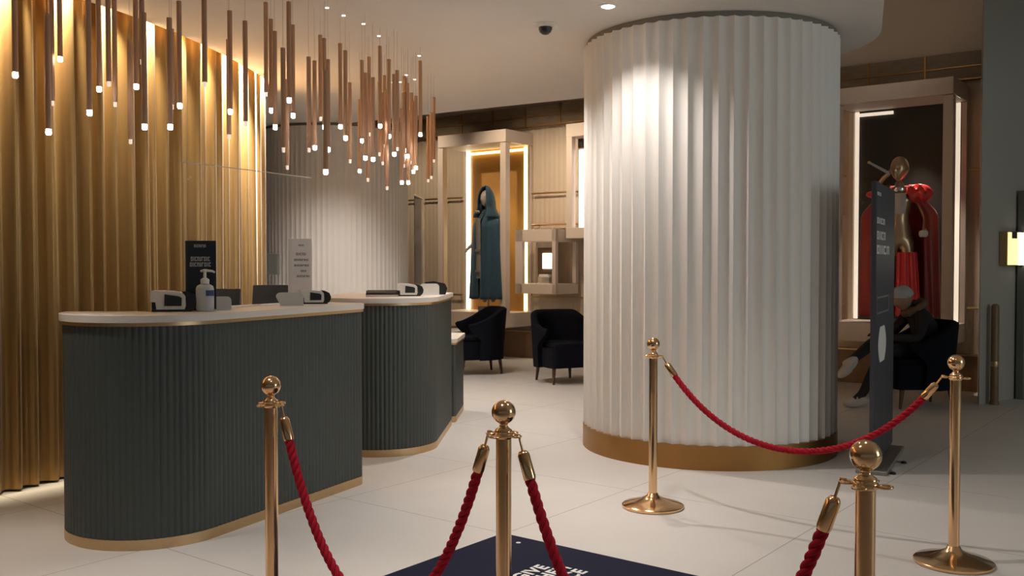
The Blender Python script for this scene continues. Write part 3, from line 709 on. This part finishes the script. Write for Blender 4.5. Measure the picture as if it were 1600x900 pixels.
# teal: faces slightly to the photo's left
dT = 13.95; base = .68
pt = Vector((XA(762, dT), dT, base))
fz = radians(-38)                            # front turned to -x
t = thing('cloaked_mannequin', 'grey-faced mannequin in a long teal hooded cloak', 'mannequin', pt, fz)
MB().box((.0, .02, .045), (.24, .20, .09), None, .008).build('stand', 'silver', t)
MB().tube([(0, .02, .08), (0, .02, .32)], .018, 10).build('stand_pole', 'silver', t)
zt = ZA(292, dT) - base; zb = ZA(467, dT) - base
skin('body', {'pel': ((0, .02, .98), (.13, .09)), 'waist': ((0, .02, 1.14), (.10, .075)), 'chest': ((0, .02, 1.34), (.13, .09)), 'neck': ((0, .02, 1.52), .05), 'hd': ((0, .0, 1.60), .05),
    'sl': ((.12, .02, 1.38), .045), 'el': ((.15, .02, 1.12), .038), 'wl': ((.12, -.08, .95), .026), 'sr': ((-.12, .02, 1.38), .045), 'er': ((-.16, .02, 1.12), .038), 'wr': ((-.25, -.06, .98), .026), 'hr': ((-.31, -.09, .93), .022),
    'f1': ((-.335, -.11, .88), .009), 'f2': ((-.325, -.125, .87), .009), 'f3': ((-.31, -.13, .87), .009), 'f4': ((-.295, -.13, .88), .008), 'th': ((-.285, -.12, .92), .009),
    'hl': ((.09, .02, .92), .09), 'kl': ((.09, .02, .5), .055), 'al': ((.08, .03, .14), .035), 'hr2': ((-.09, .02, .92), .09), 'kr': ((-.09, .02, .5), .055), 'ar': ((-.08, .03, .14), .035)},
    [('pel', 'waist'), ('waist', 'chest'), ('chest', 'neck'), ('neck', 'hd'), ('chest', 'sl'), ('sl', 'el'), ('el', 'wl'), ('chest', 'sr'), ('sr', 'er'), ('er', 'wr'), ('wr', 'hr'), ('hr', 'f1'), ('hr', 'f2'), ('hr', 'f3'), ('hr', 'f4'), ('hr', 'th'),
     ('pel', 'hl'), ('hl', 'kl'), ('kl', 'al'), ('pel', 'hr2'), ('hr2', 'kr'), ('kr', 'ar')], 'grey_skin', t, 'pel', 1)
mb = MB(); mb.join(head_bm(.24), Matrix.Translation((0, -.03, zt - .17))); mb.build('head', 'grey_skin', t, smooth=True, ang=180)
def cloak(u, v):
    gap = radians(7 - 3 * v); a = gap + (2 * pi - 2 * gap) * u; z = zb + (1.50 - zb) * v
    r = .275 * (1 - v) + .225 * v
    if v > .78: r = r * (1 - sm(.78, 1.0, v) ** 1.5 * .64)
    r *= 1 + .085 * sin(a * 11 + 1.5 * v) * (1 - v * .8)
    return Vector((r * 1.05 * sin(a), -r * .82 * cos(a) + .02, z))
solid(MB().grid(cloak, 150, 26).build('cloak', 'teal', t, smooth=True, ang=180), .008)
def hood(u, v):
    a = radians(40) + radians(280) * u; z = 1.38 + (zt + .02 - 1.38) * v
    r = (.205 - .065 * sm(0, .35, v)) * sqrt(max(0.0, 1 - max(0, (v - .4) / .6) ** 2.0))
    return Vector((r * .92 * sin(a), -r * 1.05 * cos(a) - .01 - .03 * v, z))
solid(MB().grid(hood, 60, 20).build('hood', 'teal', t, smooth=True, ang=180), .012)
MB().grid(lambda u, v: Vector((-.042 + .084 * u, -.205 - .012 * v - .01 * sin(pi * u), .50 + .86 * v)), 5, 12).build('brocade_front', 'grey_brocade', t)
for zq in (1.45, .90, .60): MB().box((0, -.232, zq), (.09, .02, .035), None, .006).build('clasp', 'silver', t)
# red: arms out under an open cape, holding a pale rod
dR = 10.42; base = .745
pt = Vector((XA(1404, dR), dR, base))
t = thing('caped_mannequin', 'gilded mannequin in a long shiny red cape with one arm raised', 'mannequin', pt, radians(-20))
MB().box((0, .02, .03), (.3, .24, .06), None, .008).build('stand', 'silver', t)
skin('body', {'pel': ((0, .02, .96), (.13, .09)), 'waist': ((0, .02, 1.10), (.10, .075)), 'chest': ((0, .02, 1.30), (.13, .09)), 'neck': ((0, .01, 1.47), .05), 'hd': ((0, .0, 1.56), .05),
    'sl': ((.17, .02, 1.39), .05), 'el': ((.27, -.02, 1.14), .038), 'wl': ((.24, -.16, .96), .026), 'sr': ((-.17, .02, 1.40), .05), 'er': ((-.27, -.05, 1.42), .036), 'wr': ((-.17, -.16, 1.56), .026), 'hr': ((-.12, -.18, 1.60), .022),
    'f1': ((-.09, -.20, 1.62), .009), 'f2': ((-.085, -.19, 1.635), .009), 'f3': ((-.09, -.18, 1.65), .009), 'f4': ((-.10, -.17, 1.66), .008), 'th': ((-.12, -.20, 1.63), .009),
    'hl': ((.09, .02, .9), .09), 'kl': ((.09, .02, .48), .055), 'al': ((.08, .03, .10), .035), 'hr2': ((-.09, .02, .9), .09), 'kr': ((-.09, .02, .48), .055), 'ar': ((-.08, .03, .10), .035)},
    [('pel', 'waist'), ('waist', 'chest'), ('chest', 'neck'), ('neck', 'hd'), ('chest', 'sl'), ('sl', 'el'), ('el', 'wl'), ('chest', 'sr'), ('sr', 'er'), ('er', 'wr'), ('wr', 'hr'), ('hr', 'f1'), ('hr', 'f2'), ('hr', 'f3'), ('hr', 'f4'), ('hr', 'th'),
     ('pel', 'hl'), ('hl', 'kl'), ('kl', 'al'), ('pel', 'hr2'), ('hr2', 'kr'), ('kr', 'ar')], 'bronze_skin', t, 'pel', 1)
mb = MB(); mb.join(head_bm(.27), Matrix.Translation((0, -.02, 1.67)) @ Matrix.Rotation(radians(-30), 4, 'Z')); mb.build('head', 'bronze_skin', t, smooth=True, ang=180)
hc = ZA(495, dR) - base
def cape(u, v):
    a = radians(38) + radians(284) * u; z = hc + (1.50 - hc) * v; r = .37 - .02 * v
    if v > .75: r *= 1 - sm(.75, 1.0, v) * .60
    r *= 1 + .07 * sin(a * 9 + 2 * v) * (1 - v * .7)
    return Vector((r * 1.08 * sin(a), -r * .62 * cos(a) + .03, z))
solid(MB().grid(cape, 140, 26).build('cape', 'red_silk', t, smooth=True, ang=180), .010)
def puff(u, v):
    a = 2 * pi * u; r = .085 + .022 * sin(5 * a + 3 * v); ph = -pi / 2 + pi * v
    return Vector((.19 + r * 1.35 * cos(ph) * cos(a), -.02 + r * cos(ph) * sin(a) * 1.1, 1.40 + r * 1.0 * sin(ph)))
MB().grid(puff, 40, 14, closed=True).build('shoulder_puff', 'red_bright', t, smooth=True, ang=180)
MB().sphere((-.27, -.04, 1.40), .07, sc=(1, .9, .55)).build('sleeve_puff', 'red_bright', t, smooth=True, ang=180)
MB().lathe([(.075, 1.42), (.088, 1.44), (.080, 1.475), (.06, 1.48)], seg=24).build('collar', 'silver', t, ang=50)
MB().grid(lambda u, v: Vector((-.06 + .12 * u, -.135 - .02 * sin(pi * u), 1.18 + .22 * v)), 6, 5).build('breast_front', 'shoe', t)
MB().grid(lambda u, v: Vector(((-.03 + .20 * u) * (1 + .3 * (1 - v)), -.20 - .05 * sin(pi * u) - .02 * sin(u * 20), hc + .02 + (.75 - hc) * v)), 30, 8).build('red_skirt', 'red_bright', t, smooth=True, ang=180)
MB().lathe([(.034, .93), (.046, .95), (.046, .985), (.034, 1.0)], (.235, -.165, 0), 16).build('cuff', 'plastic_white', t, ang=50)
# a slender rod in the raised hand (held: a thing of its own)
p0, p1 = A(1358, 254, dR - .28), A(1388, 270, dR - .22)
t = thing('pale_rod', 'pale slender rod raised by the red-caped mannequin', 'rod', p0)
MB().tube([(0, 0, 0), p1 - p0], [.012, .016], 10).build('shaft', 'cap_grey', t, ang=50)
MB().sphere((0, 0, 0), .017).build('knob', 'brass_soft', t, smooth=True)
# ------------------------------------------------------------------ armchairs
def make_chair(label, loc, rz):
    t = thing('armchair', label, 'armchair', loc, rz, 'navy barrel armchairs')
    # seat: rounded block, front at -y
    MB().extrude(plain(-.30, .30, -.33, .28, (.08, .08, .14, .14), 0), .19, .42).build('seat_base', 'navy', t, ang=40)
    o = MB().extrude(plain(-.27, .27, -.335, .24, (.07, .07, .12, .12), 0), .415, .475).build('seat_cushion', 'navy', t, ang=40)
    bv = o.modifiers.new('b', 'BEVEL'); bv.width = .02; bv.segments = 3; bv.limit_method = 'ANGLE'
    nu, nv = 48, 12; mb = MB()
    def pt(u, v, inner):
        z0 = .185
        zt = .82 - .20 * sm(.38, 1.0, abs(u)) ; z = z0 + (zt - z0) * v
        am = radians(98 + 22 * sm(.42, .62, z) - 8 * sm(.64, .8, z)); a = am * u
        r = .36 + .035 * (z - .2) - (.075 if inner else 0)
        y = .30 * 0 + r * .92 * cos(a); x = r * sin(a)
        if cos(a) < 0: y = r * 1.2 * cos(a)
        y += .05 * (z - .2) - .02
        return Vector((x, y, z))
    def fn(side):
        return [[mb.bm.verts.new(pt(-1 + 2 * i / (nu - 1), j / (nv - 1), side)) for j in range(nv)] for i in range(nu)]
    a, b = fn(False), fn(True)
    top = [mb.bm.verts.new((a[i][-1].co + b[i][-1].co) / 2 + Vector((0, 0, .022))) for i in range(nu)]
    for i in range(nu - 1):
        for j in range(nv - 1):
            mb.face([a[i][j], a[i + 1][j], a[i + 1][j + 1], a[i][j + 1]]); mb.face([b[i][j], b[i][j + 1], b[i + 1][j + 1], b[i + 1][j]])
        mb.face([a[i][-1], a[i + 1][-1], top[i + 1], top[i]]); mb.face([b[i][-1], top[i], top[i + 1], b[i + 1][-1]]); mb.face([a[i][0], b[i][0], b[i + 1][0], a[i + 1][0]])
    for i in (0, nu - 1):
        for j in range(nv - 1): mb.face([a[i][j], a[i][j + 1], b[i][j + 1], b[i][j]])
        mb.face([a[i][-1], top[i], b[i][-1]])
    mb.build('backrest', 'navy', t, smooth=True, ang=60)
    for x, y in ((-.24, -.26), (.24, -.26), (-.21, .22), (.21, .22)):
        MB().tube([(x, y, .195), (x * 1.08, y * 1.10, .0)], [.024, .013], 12).build('leg', 'leg_wood', t, ang=50)
    return t
ch = make_chair('navy barrel armchair in side view, between the counters and the teal cloak', (XA(747, 12.15), 12.25, 0), radians(-72))
dup(ch, (XA(879, 11.35), 11.35, 0), radians(24), 'navy barrel armchair partly hidden behind the big column')
dup(ch, (3.99, 9.42, 0), radians(-88), 'dark barrel armchair the person is sitting in')
# white side table
t = thing('side_table', 'small white round table beside the side-on armchair', 'table', (XA(704, 12.75), 12.85, 0))
MB().lathe([(.30, .485), (.31, .49), (.31, .505), (.30, .51)], seg=40).build('table_top', 'plastic_white', t, ang=40)
MB().lathe([(.02, .02), (.02, .486)], seg=16).build('stem', 'chrome', t, ang=40)
MB().lathe([(.19, 0), (.19, .012), (.03, .022)], seg=32).build('foot', 'chrome', t, ang=40)
# ------------------------------------------------------------------ the seated person
t = thing('person', 'person in black sitting bent forward in the dim armchair, legs crossed', 'person', (4.02, 9.4, 0))
O = Vector((4.02, 9.4, 0))
J = {}
def j(n, x, y, z, r): J[n] = ((x - O.x, y - O.y, z), r)
j('pel', 4.08, 9.42, .585, (.13, .11)); j('wst', 4.09, 9.42, .70, (.135, .11)); j('chs', 4.02, 9.40, .86, (.15, .12)); j('nck', 3.90, 9.37, .965, .055); j('skl', 3.84, 9.36, 1.02, .06)
j('s1', 3.96, 9.21, .90, .07); j('e1', 3.86, 9.10, .68, .052); j('w1', 3.66, 9.16, .685, .034); j('h1', 3.60, 9.19, .69, .030)
j('s2', 3.96, 9.58, .90, .07); j('e2', 3.84, 9.66, .70, .052); j('w2', 3.64, 9.50, .70, .034); j('h2', 3.58, 9.46, .70, .030)
E = [('pel', 'wst'), ('wst', 'chs'), ('chs', 'nck'), ('nck', 'skl'), ('chs', 's1'), ('s1', 'e1'), ('e1', 'w1'), ('w1', 'h1'), ('chs', 's2'), ('s2', 'e2'), ('e2', 'w2'), ('w2', 'h2')]
for hnd, y0, sg in (('h1', 9.19, -1), ('h2', 9.46, 1)):
    hx, hz = J[hnd][0][0] + O.x, J[hnd][0][2]
    for k, (dy, ln) in enumerate(((-.026, .060), (-.009, .072), (.009, .068), (.026, .052))):
        j(f'{hnd}a{k}', hx - ln * .55, y0 + dy * 1.1, hz + .004, .0095); j(f'{hnd}b{k}', hx - ln, y0 + dy * 1.1, hz - .022, .0085); E += [(hnd, f'{hnd}a{k}'), (f'{hnd}a{k}', f'{hnd}b{k}')]
    j(f'{hnd}t', hx - .015, y0 - sg * .045, hz + .01, .011); E.append((hnd, f'{hnd}t'))
j('p1', 4.02, 9.31, .56, .095); j('k1', 3.60, 9.28, .55, .07); j('a1', 3.40, 9.28, .13, .045); j('t1', 3.30, 9.27, .055, .038)
j('p2', 4.02, 9.53, .57, .095); j('k2', 3.60, 9.40, .66, .07); j('a2', 3.30, 9.27, .47, .045); j('t2', 3.21, 9.25, .40, .036)
E += [('pel', 'p1'), ('p1', 'k1'), ('k1', 'a1'), ('a1', 't1'), ('pel', 'p2'), ('p2', 'k2'), ('k2', 'a2'), ('a2', 't2')]
skin('body', J, E, 'dark_cloth', t, 'pel', 1)
hm = Matrix.Translation((3.805 - O.x, 9.34 - O.y, 1.06)) @ Matrix.Rotation(radians(-80), 4, 'Z') @ Matrix.Rotation(radians(28), 4, 'X')
mb = MB(); mb.join(head_bm(.235), hm); mb.build('head', 'skin', t, smooth=True, ang=180)
def hairfn(u, v):
    a = 2 * pi * u; ph = radians(-8 + 98 * v) ; lift = -.3 * max(0, cos(a)) * 0
    return hm @ Vector((.083 * cos(ph) * sin(a), .012 + .104 * cos(ph) * cos(a) * 1, .012 + .112 * sin(ph) + .05 * (1 - v) * max(0, -cos(a))))
MB().grid(hairfn, 32, 10, closed=True).build('cap', 'cap_grey', t, smooth=True, ang=180)
def scarf(u, v):
    a = 2 * pi * u; b = 2 * pi * v; r = .045 + .006 * sin(7 * a)
    return Vector((3.93 - O.x + (.085 + r * cos(b)) * cos(a) * .9, 9.38 - O.y + (.12 + r * cos(b)) * sin(a), .965 + r * sin(b) + .05 * cos(a)))
MB().grid(scarf, 40, 12, closed=True).build('fleece_collar', 'brown_fur', t, smooth=True, ang=180)
def shoe(x, y, z, tip):
    m = Matrix.Translation((x - O.x, y - O.y, z)) @ Matrix.Rotation(tip, 4, 'Y'); tb = bmesh.new(); bmesh.ops.create_uvsphere(tb, u_segments=24, v_segments=16, radius=1)
    for v in tb.verts:
        a, b, c = v.co; v.co = (a * .135 - .05, b * .045, max(-.045, c * (.055 if a < 0 else .062) + (.018 if a > 0 else 0)))
    mb = MB(); mb.join(tb, m); return mb.build('shoe', 'shoe', t, smooth=True, ang=60)
shoe(3.385, 9.275, .047, 0); shoe(3.285, 9.25, .42, radians(-42))
# ------------------------------------------------------------------ slate totem sign
pn, pf = G(1361, 742), G(1391, 701); dv = pf - pn; L = dv.length; an = atan2(dv.y, dv.x)
t = thing('totem_sign', 'tall thin slate-blue totem with grey text blocks, seen almost edge-on', 'sign', (pn + pf) / 2, an)
HT = 1.93
MB().box((0, 0, HT / 2 + .03), (L * .97, .034, HT - .04), None, .006).build('panel', 'totem', t)
MB().box((0, 0, .015), (L, .20, .03), None, .006).build('foot_plate', 'totem_foot', t)
rt = Matrix.Rotation(an, 3, 'Z').inverted(); ctr = (pn + pf) / 2
def onpanel(px, py):                         # where on the panel's visible face (-y side) a photo pixel falls
    nn = Vector((sin(an), -cos(an), 0)); p = ctr + nn * .018; r = ray(px, py); e = Vector((0, 0, EYE)); tt = (p - e).dot(nn) / r.dot(nn)
    return rt @ (e + r * tt - ctr)
def patch(px0, py0, px1, py1):
    a, b = onpanel(px0, py0), onpanel(px1, py1); return min(a.x, b.x), max(a.x, b.x), min(a.z, b.z), max(a.z, b.z)
for nm, (a, b, c_, d_) in (('heading_print', (1364, 337, 1383, 352)), ('heading_print', (1364, 359, 1384, 376)), ('heading_print', (1365, 382, 1390, 398)), ('logo_print', (1369, 298, 1377, 307))):
    x0, x1, z0, z1 = patch(a, b, c_, d_); x0 = max(x0, -L * .47); x1 = min(x1, L * .47); mb = MB(); bar_text(mb, x0, x1, z0, z1, -.0185, 4); mb.build(nm, 'totem_print', t)
x0, x1, z0, z1 = patch(1372, 512, 1384, 560); x0 = max(x0, -L * .4); x1 = min(x1, L * .4)
MB().grid(lambda u, v: Vector((x0 + (x1 - x0) * (.5 + (u - .5) * (.55 + .45 * sin(pi * v))), -.019, z0 + (z1 - z0) * v)), 5, 12).build('pale_figure', 'totem_print', t)
x0, x1, z0, z1 = patch(1368, 466, 1388, 484); mb = MB(); x0 = max(x0, -L * .45); x1 = min(x1, L * .45)
for z in (z0, z1): mb.box(((x0 + x1) / 2, -.019, z), (x1 - x0, .002, .015))
for x in (x0, x1): mb.box((x, -.019, (z0 + z1) / 2), (.02, .002, z1 - z0))
mb.build('outline_box', 'grey_panel', t)
for px, py in ((1395, 741), (1412, 724)):
    p = rt @ (G(px, py) - ctr); MB().lathe([(.02, 0), (.02, .01), (.012, .016)], (p.x, p.y, 0), 14).build('floor_bolt', 'plastic_black', t)
    q = Vector((p.x * .6, -.08, .01)); MB().tube([(p.x, p.y, .008), q], .004, 6).build('tether', 'totem_foot', t)
# ------------------------------------------------------------------ grey wall: lamp and post
p = GW(1560); zl0, zl1 = ZA(415, p.y), ZA(362, p.y)
t = thing('wall_lamp', 'glowing amber and white box lamp on the grey wall', 'wall light', (p.x, p.y, zl0), GANG)
w, h = .52, zl1 - zl0
MB().box((w / 2, -.045, h / 2), (w, .08, h), None, .004).build('housing', 'brass_soft', t)
MB().box((.105, -.09, h / 2), (.19, .02, h * .96)).build('amber_panel', 'amber', t)
MB().box((.36, -.09, h / 2), (.28, .02, h * .96)).build('white_panel', 'white_lit', t)
MB().box((.11, -.095, h * .90), (.10, .02, .07)).build('lamp_clip', 'plastic_black', t)
p = GW(1556, 0, .08)
t = thing('bollard_post', 'slim brown post standing against the grey wall', 'post', (p.x, p.y, 0))
hB = ZA(475, p.y)
MB().lathe([(.045, 0), (.045, .03), (.038, .035), (.038, hB - .03), (.030, hB - .008), (.012, hB)], seg=24).build('shaft', 'post_wood', t, ang=40)
MB().lathe([(.039, hB * .38), (.040, hB * .39), (.040, hB * .42), (.039, hB * .43)], seg=24).build('brass_ring', 'brass_soft', t, ang=40)
# ------------------------------------------------------------------ pieces of parts go one level deeper
NEST = {'nozzle': ('pump',), 'blue_label': ('bottle_body',), 'pale_label': ('bottle_body',), 'window': ('white_shell',), 'paper_slot': ('white_shell',), 'display': ('screen_housing', 'housing'),
        'heading_print': ('board', 'panel'), 'logo_print': ('board', 'panel', 'sheet'), 'rose_print': ('sheet',), 'grey_print': ('sheet',), 'violet_print': ('sheet',), 'pale_figure': ('panel',), 'outline_box': ('panel',),
        'clasp': ('cloak',), 'lit_screen': ('back_panel',), 'lamp_socket': ('light_strip',), 'brass_ring': ('shaft',), 'hook': ('end_cap',), 'lettering': ('vinyl_sheet',), 'brown_block': ('board',), 'panel_face': ('panel_body',), 'lamp_clip': ('amber_panel',)}
base_of = lambda o: o.name.split('.')[0]
for root in [o for o in bpy.data.objects if o.parent is None and o.type == 'EMPTY']:
    kids = sorted(root.children, key=lambda o: o.name); used = {}
    for k in kids:
        for host in NEST.get(base_of(k), ()):
            hs = [h for h in kids if base_of(h) == host]
            if hs:
                n = used.get(base_of(k), 0); used[base_of(k)] = n + 1
                k.parent = hs[min(n, len(hs) - 1)]; break
# ------------------------------------------------------------------ lights the place has, and spots added to brighten it
def spot(name, loc, tgt, power, size=70, blend=.5, col=(1, .93, .87), r=.03):
    l = bpy.data.lights.new(name, 'SPOT'); l.energy = power; l.spot_size = radians(size); l.spot_blend = blend; l.color = col; l.shadow_soft_size = r
    o = bpy.data.objects.new(name, l); COL.objects.link(o); o.location = loc
    o.rotation_euler = (Vector(tgt) - Vector(loc)).to_track_quat('-Z', 'Y').to_euler(); return o
def area(name, loc, tgt, power, sx, sy, col=(1, .93, .87)):
    l = bpy.data.lights.new(name, 'AREA'); l.shape = 'RECTANGLE'; l.size = sx; l.size_y = sy; l.energy = power; l.color = col
    o = bpy.data.objects.new(name, l); COL.objects.link(o); o.location = loc
    o.rotation_euler = (Vector(tgt) - Vector(loc)).to_track_quat('-Z', 'Y').to_euler(); return o
ZL = CEIL - .03
spot('downlight_main', (DL.x, DL.y, ZL), (DL.x - .05, DL.y - .15, 0), 78, 124, 1.0, r=.02)
for x, y, p, a, tx in ((-.35, 7.5, 130, 96, 1.1), (-.2, 9.3, 85, 86, .3), (-.3, 4.9, 90, 62, .1), (.3, 4.3, 85, 94, 1.0), (-1.3, 3.3, 70, 60, 0), (-2.45, 4.1, 120, 54, .0), (-.4, 2.6, 45, 74, .2), (1.2, 3.2, 25, 84, 0), (-1.7, 10.15, 135, 124, -.3), (-.6, 11.0, 50, 90, 0)):
    spot('hall_spot', (x, y, ZL), (x + tx, y, 0), p, a, .8)  # unseen ceiling spots; the one by the rear column added to brighten it
# lamps in the curtain slot
i = 10
while i < len(cp) - 10 and not (cp[i].y > 9.35):
    nn = nrm(cp, i); q = cp[i] - nn * .03 + Vector((0, 0, CEIL + .20)); tg = (cp[i + 5] - cp[i - 5]).normalized()
    s = i / len(cp); pw = 400 * (1 + 6 * exp(-((q.y - 8.6) / .55) ** 2) * (q.x > -2.6)) 
    spot('curtain_slot_lamp', q, q + Vector((0, 0, -1)) - nn * .38, pw, 54, 1.0, (1, .84, .58), .02)
    i += 20
# display case lamps
p = WP(wall_s(833) - .6, .40, 3.05); spot('case_lamp_teal', p, p + Vector((0, 0, -1)) , 60, 70, .8, (1, .82, .6))
p = WP(wall_s(1510) - .5, .45, 3.10); spot('case_lamp_red', p, WP(wall_s(1510) - .5, .33, 1.5), 110, 60, .8, (1, .85, .7))
# unseen spots brightening the display wall beyond the low ceiling
for s in (-2.6, -.6, .4): 
    p = WP(s, 2.0, 3.9); spot('wall_wash_fill', p, WP(s, 0, 1.8), 110, 80, .8, (1, .80, .58))
spot('wall_wash_fill', (3.3, 9.0, 3.7), (4.2, 10.9, 4.4), 14, 90, 1.0, (1, .84, .68))  # added wash to lighten the upper wall, no fitting there
# entrance daylight from behind and beside the viewer
area('entrance_daylight', (7.5, 1.0, 2.0), (1.5, 7.0, 1.4), 60, 2.5, 2.2, (.86, .95, .95))
W = bpy.data.worlds.new('World'); SC.world = W; W.use_nodes = True
W.node_tree.nodes['Background'].inputs[0].default_value = (.80, .82, .80, 1); W.node_tree.nodes['Background'].inputs[1].default_value = .10
# ------------------------------------------------------------------ camera and view
cam = bpy.data.cameras.new('Camera'); cam.sensor_width = 36; cam.lens = F * 36 / 1600; cam.clip_start = .05
co = bpy.data.objects.new('Camera', cam); COL.objects.link(co); co.location = (0, 0, EYE); co.rotation_euler = (pi / 2 - PITCH, 0, 0); SC.camera = co
vs = SC.view_settings; vs.view_transform = 'Standard'; vs.look = 'None'; vs.exposure = 0.2; vs.gamma = 1; vs.use_curve_mapping = False
SC.cycles.max_bounces = 8; SC.cycles.transparent_max_bounces = 12; SC.cycles.sample_clamp_indirect = 6
